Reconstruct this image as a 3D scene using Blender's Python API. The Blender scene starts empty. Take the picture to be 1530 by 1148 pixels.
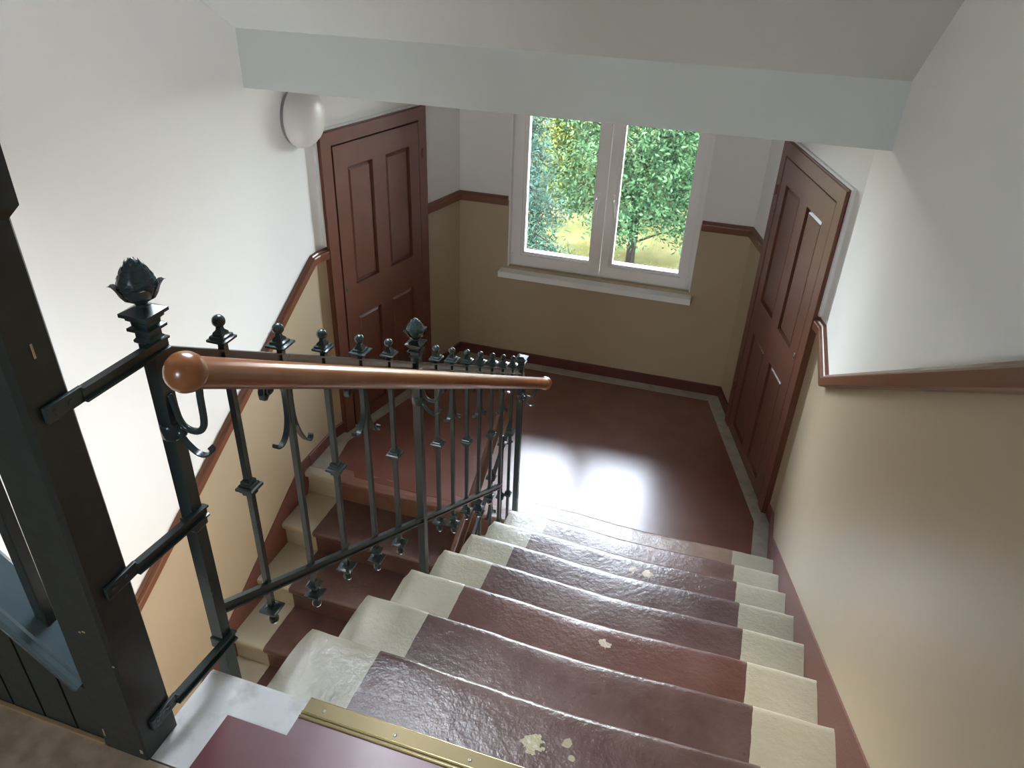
import bpy, bmesh, math, random
import numpy as np
from mathutils import Vector, Matrix, noise
random.seed(7)
scene = bpy.context.scene
COL = scene.collection

# ---------------------------------------------------------------- camera
cam_d = bpy.data.cameras.new('camera'); cam = bpy.data.objects.new('camera', cam_d); COL.objects.link(cam)
cam_d.sensor_width = 36.0; cam_d.lens = 36.0 * 1148.04 / 1530.0; cam_d.clip_start = 0.02; cam_d.clip_end = 500
yaw, pitch, roll = 0.2971227, -0.5526283, 0.0394434
_f = Vector((-math.sin(yaw)*math.cos(pitch), math.cos(yaw)*math.cos(pitch), math.sin(pitch)))
_r = Vector((math.cos(yaw), math.sin(yaw), 0)); _u = _r.cross(_f)
_R = _r*math.cos(roll) + _u*math.sin(roll); _U = -_r*math.sin(roll) + _u*math.cos(roll)
M = Matrix((_R, _U, -_f)).transposed().to_4x4(); M.translation = Vector((-0.46322, -3.14861, 2.92199))
cam.matrix_world = M
scene.camera = cam
# ---------------------------------------------------------------- world, sun, exposure
w = bpy.data.worlds.new('sky'); scene.world = w; w.use_nodes = True
nt = w.node_tree; nt.nodes.clear()
sky = nt.nodes.new('ShaderNodeTexSky'); sky.sky_type = 'NISHITA'; sky.sun_disc = False
sky.sun_elevation = math.radians(48); sky.sun_rotation = math.radians(275); sky.air_density = 1.0; sky.dust_density = 2.5; sky.ozone_density = 1.0
bg = nt.nodes.new('ShaderNodeBackground'); bg.inputs['Strength'].default_value = 2.6
wo = nt.nodes.new('ShaderNodeOutputWorld')
mixs = nt.nodes.new('ShaderNodeMixRGB'); mixs.inputs[0].default_value = 0.8; mixs.inputs[2].default_value = (1.45, 1.45, 1.48, 1)
nt.links.new(sky.outputs[0], mixs.inputs[1]); nt.links.new(mixs.outputs[0], bg.inputs[0]); nt.links.new(bg.outputs[0], wo.inputs[0])
sd = bpy.data.lights.new('sun', 'SUN'); sd.energy = 0.25; sd.angle = math.radians(1.0); sd.color = (1.0, 0.94, 0.82)
sun = bpy.data.objects.new('sun', sd); COL.objects.link(sun)
sun.rotation_euler = Vector((-0.98, 0.12, 1.05)).to_track_quat('Z', 'Y').to_euler()
vs = scene.view_settings; vs.view_transform = 'Standard'; vs.look = 'None'; vs.exposure = 3.25; vs.gamma = 1.0; vs.use_curve_mapping = False
try:
    scene.cycles.max_bounces = 10; scene.cycles.diffuse_bounces = 6; scene.cycles.glossy_bounces = 4
    scene.cycles.transparent_max_bounces = 12; scene.cycles.use_denoising = True
    scene.cycles.caustics_reflective = False; scene.cycles.caustics_refractive = False
    scene.cycles.sample_clamp_indirect = 12.0
except Exception: pass
def portal(name, loc, rot, sx, sy):
    l = bpy.data.lights.new(name, 'AREA'); l.shape = 'RECTANGLE'; l.size = sx; l.size_y = sy
    l.cycles.is_portal = True
    o = bpy.data.objects.new(name, l); COL.objects.link(o); o.location = loc; o.rotation_euler = rot
portal('window_portal', (-1.38, 1.86, 1.53), (-math.pi/2, 0, math.radians(2)), 1.30, 1.55)
SKX0, SKX1, SKY0, SKY1 = -1.95, -1.30, -1.55, -0.95
portal('hall_window_portal', (-1.307, -5.12, 3.05), (math.pi/2, 0, 0), .7, .8)
soff = lambda y: 2.4520 + 0.58856*(-0.084-y)      # underside of the sloping ceiling
portal('roof_window_portal', ((SKX0+SKX1)/2, (SKY0+SKY1)/2+.12, soff((SKY0+SKY1)/2)+.22), (-math.atan(.58856), 0, 0), SKX1-SKX0+.1, (SKY1-SKY0)*1.16+.1)

# ---------------------------------------------------------------- measured layout (metres)
T = 0.28884; RI = 0.17; SL = RI / T
XS = -1.3171; XL = -2.7067; YL0 = -0.0326
KR = (0.0, 0.4769); BR = (-0.4109, 1.7693); BL = (-2.3826, 1.7079); KL = (XL, 0.3477)
HD = 1.268; HB = 0.080; ZU = 9*RI; YU = -8*T
XRAIL = XS - 0.030; X2R = -1.400   # right edge of the lower flight
ZB = 2.2072; HBM = 0.2448

# ---------------------------------------------------------------- materials
def mat(name, col, rough=0.6, metal=0.0, spec=0.5, bump=None, vary=None, coat=0.0):
    """bump=(scale, strength, distance); vary=(scale, colour2, lo, hi)"""
    m = bpy.data.materials.new(name); m.use_nodes = True; n = m.node_tree; b = n.nodes['Principled BSDF']
    b.inputs['Base Color'].default_value = (*col, 1); b.inputs['Roughness'].default_value = rough
    b.inputs['Metallic'].default_value = metal; b.inputs['Specular IOR Level'].default_value = spec
    b.inputs['Coat Weight'].default_value = coat; b.inputs['Coat Roughness'].default_value = 0.30
    tc = n.nodes.new('ShaderNodeTexCoord')
    if vary:
        t = n.nodes.new('ShaderNodeTexNoise'); t.inputs['Scale'].default_value = vary[0]; t.inputs['Detail'].default_value = 6
        r = n.nodes.new('ShaderNodeValToRGB'); r.color_ramp.elements[0].position = vary[2]; r.color_ramp.elements[1].position = vary[3]
        r.color_ramp.elements[0].color = (*col, 1); r.color_ramp.elements[1].color = (*vary[1], 1)
        n.links.new(tc.outputs['Object'], t.inputs['Vector']); n.links.new(t.outputs['Fac'], r.inputs['Fac']); n.links.new(r.outputs['Color'], b.inputs['Base Color'])
    if bump:
        t = n.nodes.new('ShaderNodeTexNoise'); t.inputs['Scale'].default_value = bump[0]; t.inputs['Detail'].default_value = 5
        bp = n.nodes.new('ShaderNodeBump'); bp.inputs['Strength'].default_value = bump[1]; bp.inputs['Distance'].default_value = bump[2]
        n.links.new(tc.outputs['Object'], t.inputs['Vector']); n.links.new(t.outputs['Fac'], bp.inputs['Height']); n.links.new(bp.outputs['Normal'], b.inputs['Normal'])
    return m
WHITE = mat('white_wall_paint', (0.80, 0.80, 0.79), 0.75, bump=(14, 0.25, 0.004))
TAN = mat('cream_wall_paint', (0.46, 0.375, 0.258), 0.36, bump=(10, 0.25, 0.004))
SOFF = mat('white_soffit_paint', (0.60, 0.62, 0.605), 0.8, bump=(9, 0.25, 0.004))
BROWN = mat('brown_gloss_paint', (0.145, 0.054, 0.033), 0.42, bump=(60, 0.12, 0.001), vary=(9, (0.165, 0.064, 0.041), 0.35, 0.7))
DADO = mat('dado_paint', (0.165, 0.060, 0.030), 0.30, bump=(50, 0.1, 0.001))
SKIRT = mat('skirting_paint', (0.120, 0.038, 0.030), 0.5, vary=(160, (0.175, 0.068, 0.050), 0.4, 0.65), bump=(150, 0.2, 0.001))
SKIRTD = mat('dark_skirting_paint', (0.105, 0.030, 0.024), 0.45, bump=(80, 0.15, 0.001))
FLOOR = mat('maroon_floor_paint', (0.175, 0.062, 0.042), 0.27, spec=0.9, vary=(5, (0.205, 0.083, 0.060), 0.4, 0.68), bump=(7, 0.10, 0.004), coat=0.5)
BORDER = mat('grey_white_border_paint', (0.42, 0.39, 0.33), 0.45, vary=(14, (0.30, 0.28, 0.23), 0.45, 0.72), bump=(40, 0.2, 0.002))
STONE = mat('white_terrazzo_stone', (0.74, 0.74, 0.73), 0.42, vary=(18, (0.45, 0.42, 0.38), 0.5, 0.78), bump=(35, 0.15, 0.002))
LINO = mat('burgundy_linoleum', (0.16, 0.038, 0.048), 0.34, bump=(6, 0.10, 0.003))
BEIGE = mat('beige_floor', (0.36, 0.26, 0.175), 0.5, vary=(22, (0.50, 0.38, 0.27), 0.4, 0.65), bump=(40, 0.1, 0.001))
GOLD = mat('brushed_brass_aluminium', (0.20, 0.155, 0.075), 0.50, metal=0.55, bump=(240, 0.08, 0.0005))
GOLDL = mat('polished_brass_lip', (0.80, 0.66, 0.34), 0.25, metal=0.8)
STEEL = mat('screw_steel', (0.7, 0.68, 0.62), 0.3, metal=1.0)
IRON = mat('dark_green_iron_paint', (0.024, 0.040, 0.041), 0.26, spec=0.6, bump=(90, 0.15, 0.001))
TIMBER = mat('dark_green_timber_paint', (0.025, 0.029, 0.025), 0.36, bump=(30, 0.45, 0.003), vary=(24, (0.030, 0.040, 0.036), 0.4, 0.7))
CAPM = mat('timber_paint_with_painted_blue_sheen', (0.085, 0.120, 0.130), 0.33, bump=(45, 0.55, 0.003))  # bluish reflection on the cap rail's top, painted into its base colour
WOOD = mat('varnished_orange_brown_handrail', (0.26, 0.088, 0.027), 0.24, bump=(40, 0.06, 0.001), vary=(12, (0.31, 0.115, 0.038), 0.35, 0.7), coat=0.4)
WOOD2 = mat('dark_brown_handrail_varnish', (0.11, 0.036, 0.017), 0.25, coat=0.3)
PVC = mat('white_pvc', (0.88, 0.87, 0.87), 0.28)
SILL = mat('white_sill_board', (0.88, 0.90, 0.90), 0.3)
LAMPM = mat('opal_lamp_glass', (0.66, 0.64, 0.615), 0.38)
LAMPB = mat('grey_lamp_base', (0.25, 0.25, 0.25), 0.5)
DARK = mat('dark_joint', (0.012, 0.008, 0.007), 0.8)
CHIP = mat('chipped_paint', (0.55, 0.42, 0.25), 0.6)
CONC = mat('concrete_facade', (0.4, 0.38, 0.34), 0.9)

# step paint: cream ends, maroon walking line, chips and pits of their own shape
def step_material(name, x0, x1, spots=(), red=(0.080, 0.034, 0.029), red2=(0.125, 0.068, 0.059), cream=(0.47, 0.44, 0.345), worn=False):
    m = bpy.data.materials.new(name); m.use_nodes = True; n = m.node_tree; L = n.links; b = n.nodes['Principled BSDF']
    def N(t, **k):
        q = n.nodes.new(t)
        for a, v in k.items(): setattr(q, a, v)
        return q
    def MA(op, a, c=None, clamp=False):
        q = N('ShaderNodeMath', operation=op, use_clamp=clamp)
        for i, v in enumerate((a, c)):
            if v is None: continue
            if isinstance(v, (int, float)): q.inputs[i].default_value = v
            else: L.new(v, q.inputs[i])
        return q.outputs[0]
    tc = N('ShaderNodeNewGeometry'); P = tc.outputs['Position']
    sep = N('ShaderNodeSeparateXYZ'); L.new(P, sep.inputs[0])
    wig = N('ShaderNodeTexNoise'); wig.inputs['Scale'].default_value = 30; L.new(P, wig.inputs['Vector'])
    xw = MA('ADD', sep.outputs[0], MA('MULTIPLY', MA('SUBTRACT', wig.outputs['Fac'], 0.5), 0.006))
    inside = MA('MULTIPLY', MA('GREATER_THAN', xw, x0), MA('LESS_THAN', xw, x1))
    t1 = N('ShaderNodeTexNoise'); t1.inputs['Scale'].default_value = 7; t1.inputs['Detail'].default_value = 8; t1.inputs['Roughness'].default_value = 0.65; L.new(P, t1.inputs['Vector'])
    r1 = N('ShaderNodeValToRGB'); r1.color_ramp.elements[0].position = 0.38; r1.color_ramp.elements[1].position = 0.68
    r1.color_ramp.elements[0].color = (*red, 1); r1.color_ramp.elements[1].color = (*red2, 1); L.new(t1.outputs['Fac'], r1.inputs['Fac'])
    r2 = N('ShaderNodeValToRGB'); r2.color_ramp.elements[0].position = 0.35; r2.color_ramp.elements[1].position = 0.75
    r2.color_ramp.elements[0].color = (*cream, 1); r2.color_ramp.elements[1].color = (cream[0]*.86, cream[1]*.84, cream[2]*.78, 1); L.new(t1.outputs['Fac'], r2.inputs['Fac'])
    mx = N('ShaderNodeMixRGB'); L.new(inside, mx.inputs[0]); L.new(r2.outputs[0], mx.inputs[1]); L.new(r1.outputs[0], mx.inputs[2])
    col = mx.outputs[0]
    # pits
    pit = N('ShaderNodeTexVoronoi'); pit.inputs['Scale'].default_value = 34; L.new(P, pit.inputs['Vector'])
    pw = N('ShaderNodeTexNoise'); pw.inputs['Scale'].default_value = 11; L.new(P, pw.inputs['Vector'])
    pm = MA('LESS_THAN', pit.outputs['Distance'], MA('MULTIPLY', MA('SUBTRACT', pw.outputs['Fac'], 0.53), 1.1))
    mp = N('ShaderNodeMixRGB'); L.new(MA('MULTIPLY', pm, MA('MULTIPLY', inside, 0.8)), mp.inputs[0]); L.new(col, mp.inputs[1]); mp.inputs[2].default_value = (0.06, 0.03, 0.025, 1); col = mp.outputs[0]
    sn = N('ShaderNodeTexNoise'); sn.inputs['Scale'].default_value = 45; sn.inputs['Detail'].default_value = 3; L.new(P, sn.inputs['Vector'])
    for (sx, sy, rad, c) in spots:
        v = N('ShaderNodeVectorMath', operation='DISTANCE'); L.new(P, v.inputs[0]); v.inputs[1].default_value = (sx, sy, spots_z)
        d = MA('ADD', v.outputs['Value'], MA('MULTIPLY', MA('SUBTRACT', sn.outputs['Fac'], 0.5), rad*2.6))
        s = N('ShaderNodeMixRGB'); L.new(MA('LESS_THAN', d, rad), s.inputs[0]); L.new(col, s.inputs[1]); s.inputs[2].default_value = (*c, 1); col = s.outputs[0]
    L.new(col, b.inputs['Base Color'])
    b.inputs['Specular IOR Level'].default_value = 0.75
    rr = N('ShaderNodeMapRange'); rr.inputs['To Min'].default_value = 0.22; rr.inputs['To Max'].default_value = 0.42; L.new(t1.outputs['Fac'], rr.inputs[0]); L.new(rr.outputs[0], b.inputs['Roughness'])
    bn = N('ShaderNodeTexNoise'); bn.inputs['Scale'].default_value = 52; bn.inputs['Detail'].default_value = 6; L.new(P, bn.inputs['Vector'])
    bb = N('ShaderNodeTexNoise'); bb.inputs['Scale'].default_value = 190; L.new(P, bb.inputs['Vector'])
    h = MA('ADD', MA('ADD', bn.outputs['Fac'], MA('MULTIPLY', bb.outputs['Fac'], 0.30)), MA('MULTIPLY', pm, -0.6))
    bp = N('ShaderNodeBump'); bp.inputs['Strength'].default_value = 0.32; bp.inputs['Distance'].default_value = 0.006; L.new(h, bp.inputs['Height']); L.new(bp.outputs[0], b.inputs['Normal'])
    return m
spots_z = 0.0

# ---------------------------------------------------------------- helpers
def make(name, verts, faces, m, parent=None, smooth=False, mats=None, fm=None):
    me = bpy.data.meshes.new(name); me.from_pydata([tuple(v) for v in verts], [], faces)
    for q in (mats or [m]): me.materials.append(q)
    if fm: me.polygons.foreach_set('material_index', fm)
    if smooth is True: me.polygons.foreach_set('use_smooth', [True]*len(me.polygons))
    bm = bmesh.new(); bm.from_mesh(me); bmesh.ops.recalc_face_normals(bm, faces=bm.faces)
    if smooth == 'auto':
        for f in bm.faces: f.smooth = True
        for e in bm.edges:
            if len(e.link_faces) == 2 and e.calc_face_angle() > 0.7: e.smooth = False
    bm.to_mesh(me); bm.free(); me.update()
    o = bpy.data.objects.new(name, me); COL.objects.link(o)
    if parent: o.parent = parent
    return o
def struct(o): o['kind'] = 'structure'; return o
def empty(name, loc, label=None, cat=None, group=None, kind=None):
    o = bpy.data.objects.new(name, None); COL.objects.link(o); o.location = loc; o.empty_display_size = 0.1
    if kind: o['kind'] = kind
    if label: o['label'] = label
    if cat: o['category'] = cat
    if group: o['group'] = group
    return o
def rel(parent):
    """inverse so that children given in world coordinates stay put"""
    return -Vector(parent.location)
class MB:
    def __init__(s): s.v = []; s.f = []; s.m = []
    def add(s, verts, faces, mi=0):
        k = len(s.v); s.v += [Vector(a) for a in verts]; s.f += [tuple(i+k for i in f) for f in faces]; s.m += [mi]*len(faces); return s
    def box(s, lo, hi, mi=0):
        x0, y0, z0 = lo; x1, y1, z1 = hi
        return s.add([(x0,y0,z0),(x1,y0,z0),(x1,y1,z0),(x0,y1,z0),(x0,y0,z1),(x1,y0,z1),(x1,y1,z1),(x0,y1,z1)],
              [(0,3,2,1),(4,5,6,7),(0,1,5,4),(1,2,6,5),(2,3,7,6),(3,0,4,7)], mi)
    def bevbox(s, lo, hi, c, mi=0):
        """box with chamfered edges"""
        lo = Vector(lo); hi = Vector(hi); bm = bmesh.new(); bmesh.ops.create_cube(bm, size=1)
        for v in bm.verts: v.co = Vector(((lo[i]+hi[i])/2 + v.co[i]*(hi[i]-lo[i]) for i in range(3)))
        bmesh.ops.bevel(bm, geom=bm.edges[:], offset=c, segments=2, affect='EDGES', profile=0.6)
        bm.verts.ensure_lookup_table(); bm.verts.index_update()
        s.add([v.co.copy() for v in bm.verts], [tuple(v.index for v in f.verts) for f in bm.faces], mi); bm.free(); return s
    def square_stack(s, cx, cy, prof, rot=0.0, mi=0):
        """square sections: prof = [(z, half)]"""
        vs, fs = [], []; c, q = math.cos(rot), math.sin(rot)
        for z, h in prof:
            for a, b in ((-h,-h),(h,-h),(h,h),(-h,h)): vs.append((cx+a*c-b*q, cy+a*q+b*c, z))
        for i in range(len(prof)-1):
            for j in range(4): fs.append((i*4+j, i*4+(j+1)%4, i*4+4+(j+1)%4, i*4+4+j))
        fs.append((3,2,1,0)); k = (len(prof)-1)*4; fs.append((k,k+1,k+2,k+3)); return s.add(vs, fs, mi)
    def lathe(s, cx, cy, prof, n=16, mi=0):
        vs, fs = [], []
        for z, r in prof:
            for j in range(n): a = 2*math.pi*j/n; vs.append((cx+r*math.cos(a), cy+r*math.sin(a), z))
        for i in range(len(prof)-1):
            for j in range(n): fs.append((i*n+j, i*n+(j+1)%n, i*n+n+(j+1)%n, i*n+n+j))
        fs.append(tuple(range(n))[::-1]); k = (len(prof)-1)*n; fs.append(tuple(range(k, k+n))); return s.add(vs, fs, mi)
    def ball(s, c, r, n=16, sz=1.0, mi=0):
        return s.lathe(c[0], c[1], [(c[2]-r*sz*math.cos(math.pi*i/10), max(r*math.sin(math.pi*i/10), 1e-4)) for i in range(11)], n, mi)
    def tube(s, pts, r, n=10, mi=0):
        pts = [Vector(p) for p in pts]; rs = r if isinstance(r, (list, tuple)) else [r]*len(pts)
        vs, fs = [], []; ref = None
        for i, p in enumerate(pts):
            t = (pts[min(i+1, len(pts)-1)] - pts[max(i-1, 0)]).normalized()
            a = ref if ref is not None else (Vector((1,0,0)) if abs(t.x) < 0.9 else Vector((0,0,1)))
            a = (a - t*a.dot(t)).normalized(); ref = a; b = t.cross(a)
            for j in range(n): an = 2*math.pi*j/n; vs.append(p + a*(rs[i]*math.cos(an)) + b*(rs[i]*math.sin(an)))
        for i in range(len(pts)-1):
            for j in range(n): fs.append((i*n+j, i*n+(j+1)%n, i*n+n+(j+1)%n, i*n+n+j))
        fs.append(tuple(range(n))[::-1]); k = (len(pts)-1)*n; fs.append(tuple(range(k, k+n))); return s.add(vs, fs, mi)
    def bar(s, a, b, prof, side=Vector((1,0,0)), mi=0):
        """extrude a closed 2D profile [(side, up)] from a to b"""
        a = Vector(a); b = Vector(b); t = (b-a).normalized(); sd_ = (side - t*side.dot(t)).normalized(); up = sd_.cross(t)
        if up.z < 0: up = -up
        n = len(prof); vs = [a+sd_*p+up*q for p, q in prof] + [b+sd_*p+up*q for p, q in prof]
        fs = [(j, (j+1)%n, n+(j+1)%n, n+j) for j in range(n)] + [tuple(range(n))[::-1], tuple(range(n, 2*n))]
        return s.add(vs, fs, mi)
    def ribbon(s, pts, width, th, axis=Vector((1,0,0)), mi=0):
        """flat strip, width along axis, following pts"""
        pts = [Vector(p) for p in pts]; vs, fs = [], []
        for i, p in enumerate(pts):
            t = (pts[min(i+1, len(pts)-1)] - pts[max(i-1, 0)]).normalized(); nn = axis.cross(t).normalized()
            for a, b in ((-1,-1),(1,-1),(1,1),(-1,1)): vs.append(p + axis*(a*width/2) + nn*(b*th/2))
        for i in range(len(pts)-1):
            for j in range(4): fs.append((i*4+j, i*4+(j+1)%4, i*4+4+(j+1)%4, i*4+4+j))
        fs.append((3,2,1,0)); k = (len(pts)-1)*4; fs.append((k,k+1,k+2,k+3)); return s.add(vs, fs, mi)
    def build(s, name, m, parent=None, smooth=False):
        off = rel(parent) if parent and parent.parent is None and parent.type == 'EMPTY' else (Vector((0,0,0)))
        if parent and parent.parent is not None:
            q = parent; tot = Vector((0,0,0))
            while q: tot -= Vector(q.location); q = q.parent
            off = tot
        return make(name, [v+off for v in s.v], s.f, m if not isinstance(m, list) else m[0], parent, smooth, m if isinstance(m, list) else None, s.m if isinstance(m, list) else None)
def rounded(h, wd, c):  # rectangle profile with chamfers
    return [(-wd+c,-h),(wd-c,-h),(wd,-h+c),(wd,h-c),(wd-c,h),(-wd+c,h),(-wd,h-c),(-wd,-h+c)]

# ---------------------------------------------------------------- walls
def wall(name, a, b, polys, out, th=0.25):
    """vertical wall from a to b; polys = [([(s, z)..], mat_index)], s metres from a; out = outward normal"""
    a = Vector((*a, 0)); b = Vector((*b, 0)); d = (b-a).normalized(); o = Vector((*out, 0)).normalized()*th
    mb = MB()
    for pl, mi in polys:
        n = len(pl); f = [a+d*s_+Vector((0,0,z)) for s_, z in pl]; g = [p+o for p in f]
        mb.add(f+g, [tuple(range(n)), tuple(range(n, 2*n))[::-1]] + [(j, (j+1)%n, n+(j+1)%n, n+j) for j in range(n)], mi)
    return struct(mb.build(name, [WHITE, TAN]))
YR = -5.1; ZT = 4.45; Z0 = -1.9
zl = lambda y: HD - 0.03 + SL*(y-0.2877) if y < 0.2877 else HD-0.03
# left wall: straight part along the lower flight, from the kink towards the camera
wall('wall_left', KL, (XL, YR), [([(0, Z0), (0, HD-.03), (0.06, HD-.03), (5.1, zl(0.3477-5.1)), (5.1, Z0)], 1), ([(0, HD-.03), (0, ZT), (5.4477, ZT), (5.4477, zl(0.3477-5.1)), (5.1, zl(0.3477-5.1)), (0.06, HD-.03)], 0)], (-1, 0))
LL = math.hypot(BL[0]-KL[0], BL[1]-KL[1]); LR = math.hypot(BR[0]-KR[0], BR[1]-KR[1]); LB = math.hypot(BR[0]-BL[0], BR[1]-BL[1])
wall('wall_left.001', BL, KL, [([(-.1, -.3), (LL, -.3), (LL, HD-.03), (-.1, HD-.03)], 1), ([(-.1, HD-.03), (LL, HD-.03), (LL, 2.7), (-.1, 2.7)], 0)], (KL[1]-BL[1], -(KL[0]-BL[0])))
wall('wall_right.001', KR, BR, [([(0, -.3), (LR+.1, -.3), (LR+.1, HD-.03), (0, HD-.03)], 1), ([(0, HD-.03), (LR+.1, HD-.03), (LR+.1, 2.7), (0, 2.7)], 0)], (BR[1]-KR[1], -(BR[0]-KR[0])))
zr = lambda y: HD-.03 + .575*(-0.02-y)
ytop = -3.10; SD = .575
wall('wall_right', KR, (0, YR), [([(0, Z0), (0, HD-.03), (KR[1]+.02, HD-.03), (KR[1]-ytop, zr(ytop)), (KR[1]-YR, zr(ytop)), (KR[1]-YR, Z0)], 1), ([(0, HD-.03), (0, ZT), (KR[1]-YR, ZT), (KR[1]-YR, zr(ytop)), (KR[1]-ytop, zr(ytop)), (KR[1]+.02, HD-.03)], 0)], (1, 0))
# back wall with the window opening
wx0, wx1, wz0, wz1 = (-2.020-BL[0]), (-0.738-BL[0]), 0.760, 2.30
bw = lambda x: x / ((BR[0]-BL[0])/LB)
s0, s1 = bw(wx0), bw(wx1)
wall('wall_back', BL, BR, [([(-.3, -.3), (LB+.3, -.3), (LB+.3, wz0), (-.3, wz0)], 1),
     ([(-.3, wz0), (s0, wz0), (s0, HD-.03), (-.3, HD-.03)], 1), ([(s1, wz0), (LB+.3, wz0), (LB+.3, HD-.03), (s1, HD-.03)], 1),
     ([(-.3, HD-.03), (s0, HD-.03), (s0, wz1), (-.3, wz1)], 0), ([(s1, HD-.03), (LB+.3, HD-.03), (LB+.3, wz1), (s1, wz1)], 0),
     ([(-.3, wz1), (LB+.3, wz1), (LB+.3, 2.7), (-.3, 2.7)], 0)], (-(BR[1]-BL[1]), BR[0]-BL[0]), 0.30)
# wall behind the camera 
wall('wall_rear', (XL-.25, YR), (0.25, YR), [([(0, Z0), (3.21, Z0), (3.21, 2.7), (0, 2.7)], 0), ([(0, 2.7), (1.35, 2.7), (1.35, 3.4), (0, 3.4)], 0), ([(1.95, 2.7), (3.21, 2.7), (3.21, 3.4), (1.95, 3.4)], 0), ([(0, 3.4), (3.21, 3.4), (3.21, ZT), (0, ZT)], 0)], (0, -1))
# soffit of the next flight, beam, landing ceiling
def prism(name, poly, x0, x1, m, parent=None, sm=False):
    n = len(poly); mb = MB(); mb.add([(x0, y, z) for y, z in poly] + [(x1, y, z) for y, z in poly], [tuple(range(n)), tuple(range(n, 2*n))[::-1]] + [(j, (j+1)%n, n+(j+1)%n, n+j) for j in range(n)])
    return mb.build(name, m, parent, sm)
yb = (-0.0841, 0.0382); z1b = ZB+HBM; zend = ZT-0.05
mb = MB()
def roof(x0, x1, y0, y1, beam=False):
    # piece of the sloping ceiling between y0 (high end) and y1 (low end); x may be skewed at the beam
    pr = []
    for x in (x0, x1):
        f = (x-XL)/(0-XL); yb_ = yb[0]+(yb[1]-yb[0])*f; zz = lambda y: z1b+SL*(yb_-y)
        if beam: pr += [(x, yb_, ZB), (x, yb_, z1b), (x, y0, zz(y0)), (x, y0, zz(y0)+.2), (x, yb_+.28, z1b+.1), (x, yb_+.28, ZB)]
        else: pr += [(x, y1, zz(y1)), (x, y0, zz(y0)), (x, y0, zz(y0)+.2), (x, y1, zz(y1)+.2)]
    n = len(pr)//2
    mb.add(pr, [tuple(range(n)), tuple(range(n, 2*n))[::-1]] + [(j, (j+1)%n, n+(j+1)%n, n+j) for j in range(n)])
yend = -0.084-(zend-z1b)/SL
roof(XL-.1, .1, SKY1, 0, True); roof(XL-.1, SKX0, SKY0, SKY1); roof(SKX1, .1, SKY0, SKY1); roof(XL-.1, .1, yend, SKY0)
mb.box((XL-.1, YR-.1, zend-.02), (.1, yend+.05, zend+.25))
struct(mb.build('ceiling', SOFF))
mb = MB(); mb.box((XL-.3, 0.0, 2.55), (0.3, 2.2, 2.75)); struct(mb.build('ceiling.001', WHITE))

# ---------------------------------------------------------------- landing floor
def slab(name, pts, z0, z1, m, parent=None):
    n = len(pts); mb = MB(); mb.add([(x, y, z0) for x, y in pts] + [(x, y, z1) for x, y in pts], [tuple(range(n))[::-1], tuple(range(n, 2*n))] + [(j, (j+1)%n, n+(j+1)%n, n+j) for j in range(n)])
    return mb.build(name, m, parent)
fl = struct(slab('floor', [(XL, YL0+.06), (X2R+.0, YL0+.06), (X2R, -.022), (0, -.022), KR, BR, BL, KL], -0.2, 0.0, FLOOR))
def inset(pts, d):
    out = []
    for i in range(1, len(pts)-1):
        a, b, c = Vector(pts[i-1]), Vector(pts[i]), Vector(pts[i+1])
        n1 = Vector(((b-a).y, -(b-a).x)).normalized(); n2 = Vector(((c-b).y, -(c-b).x)).normalized(); m_ = (n1+n2).normalized()
        out.append(tuple(b + m_*(d/m_.dot(n1))))
    return out
wl = [(XL, 0.02), (XL, KL[1]), BL, BR, KR, (0, -.02)]
inn = inset([(XL, -.5), *wl[1:5], (0, -.5)], 0.095)
inner = [(-2.502, YL0+.06), (-2.535, 0.10), (-2.585, 0.17), inn[0], inn[1], inn[2], inn[3], (-0.095, 0.02)]
outer = [(XL, YL0+.06), (XL, .10), (XL, .17), KL, BL, BR, KR, (0, 0.02)]
for i in range(7):
    slab('border_strip', [outer[i], outer[i+1], inner[i+1], inner[i]], -0.002, 0.0025, BORDER, fl)

tp = [(-.86, .045), (-.80, .030), (-.74, .046), (-.66, .036), (-.60, .052), (-.52, .034), (-.47, .046), (-.40, .030), (-.33, .038), (-.26, .026), (-.21, .030)]
slab('worn_threshold', [(-.90, .001), (-.21, .001)] + tp[::-1], -.002, .0022, mat('worn_threshold_paint', (.30, .19, .13), .5, bump=(40, .4, .003)), fl)
# skirting
def sweep(name, pts, prof, m, side=1, kind=True, parent=None):
    """prof=[(out, dz)] swept along 3D pts; out is to the right of travel when side=1"""
    P = [Vector(p) for p in pts]; vs, fs = [], []; n = len(prof)
    for i, p in enumerate(P):
        d1 = (P[i]-P[i-1]) if i > 0 else (P[1]-P[0]); d2 = (P[i+1]-P[i]) if i < len(P)-1 else d1
        n1 = Vector((d1.y, -d1.x, 0)).normalized()*side; n2 = Vector((d2.y, -d2.x, 0)).normalized()*side; m_ = (n1+n2).normalized(); k = 1/max(m_.dot(n1), .3)
        for o_, dz in prof: vs.append(p + m_*(o_*k) + Vector((0, 0, dz)))
    for i in range(len(P)-1):
        for j in range(n): fs.append((i*n+j, i*n+(j+1)%n, i*n+n+(j+1)%n, i*n+n+j))
    fs.append(tuple(range(n))[::-1]); k = (len(P)-1)*n; fs.append(tuple(range(k, k+n)))
    mb = MB(); mb.add(vs, fs); o = mb.build(name, m, parent)
    return struct(o) if kind else o
def onL(d, z=0): v = Vector(KL)-Vector(BL); v.normalize(); q = Vector(BL)+v*d; return (q.x, q.y, z)
def onR(d, z=0): v = Vector(KR)-Vector(BR); v.normalize(); q = Vector(BR)+v*d; return (q.x, q.y, z)
def onB(x, z=0): t_ = (x-BL[0])/(BR[0]-BL[0]); return (x, BL[1]+t_*(BR[1]-BL[1]), z)
sk = [(0, 0), (.012, 0), (.012, HB-.004), (.008, HB), (0, HB)]
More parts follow.
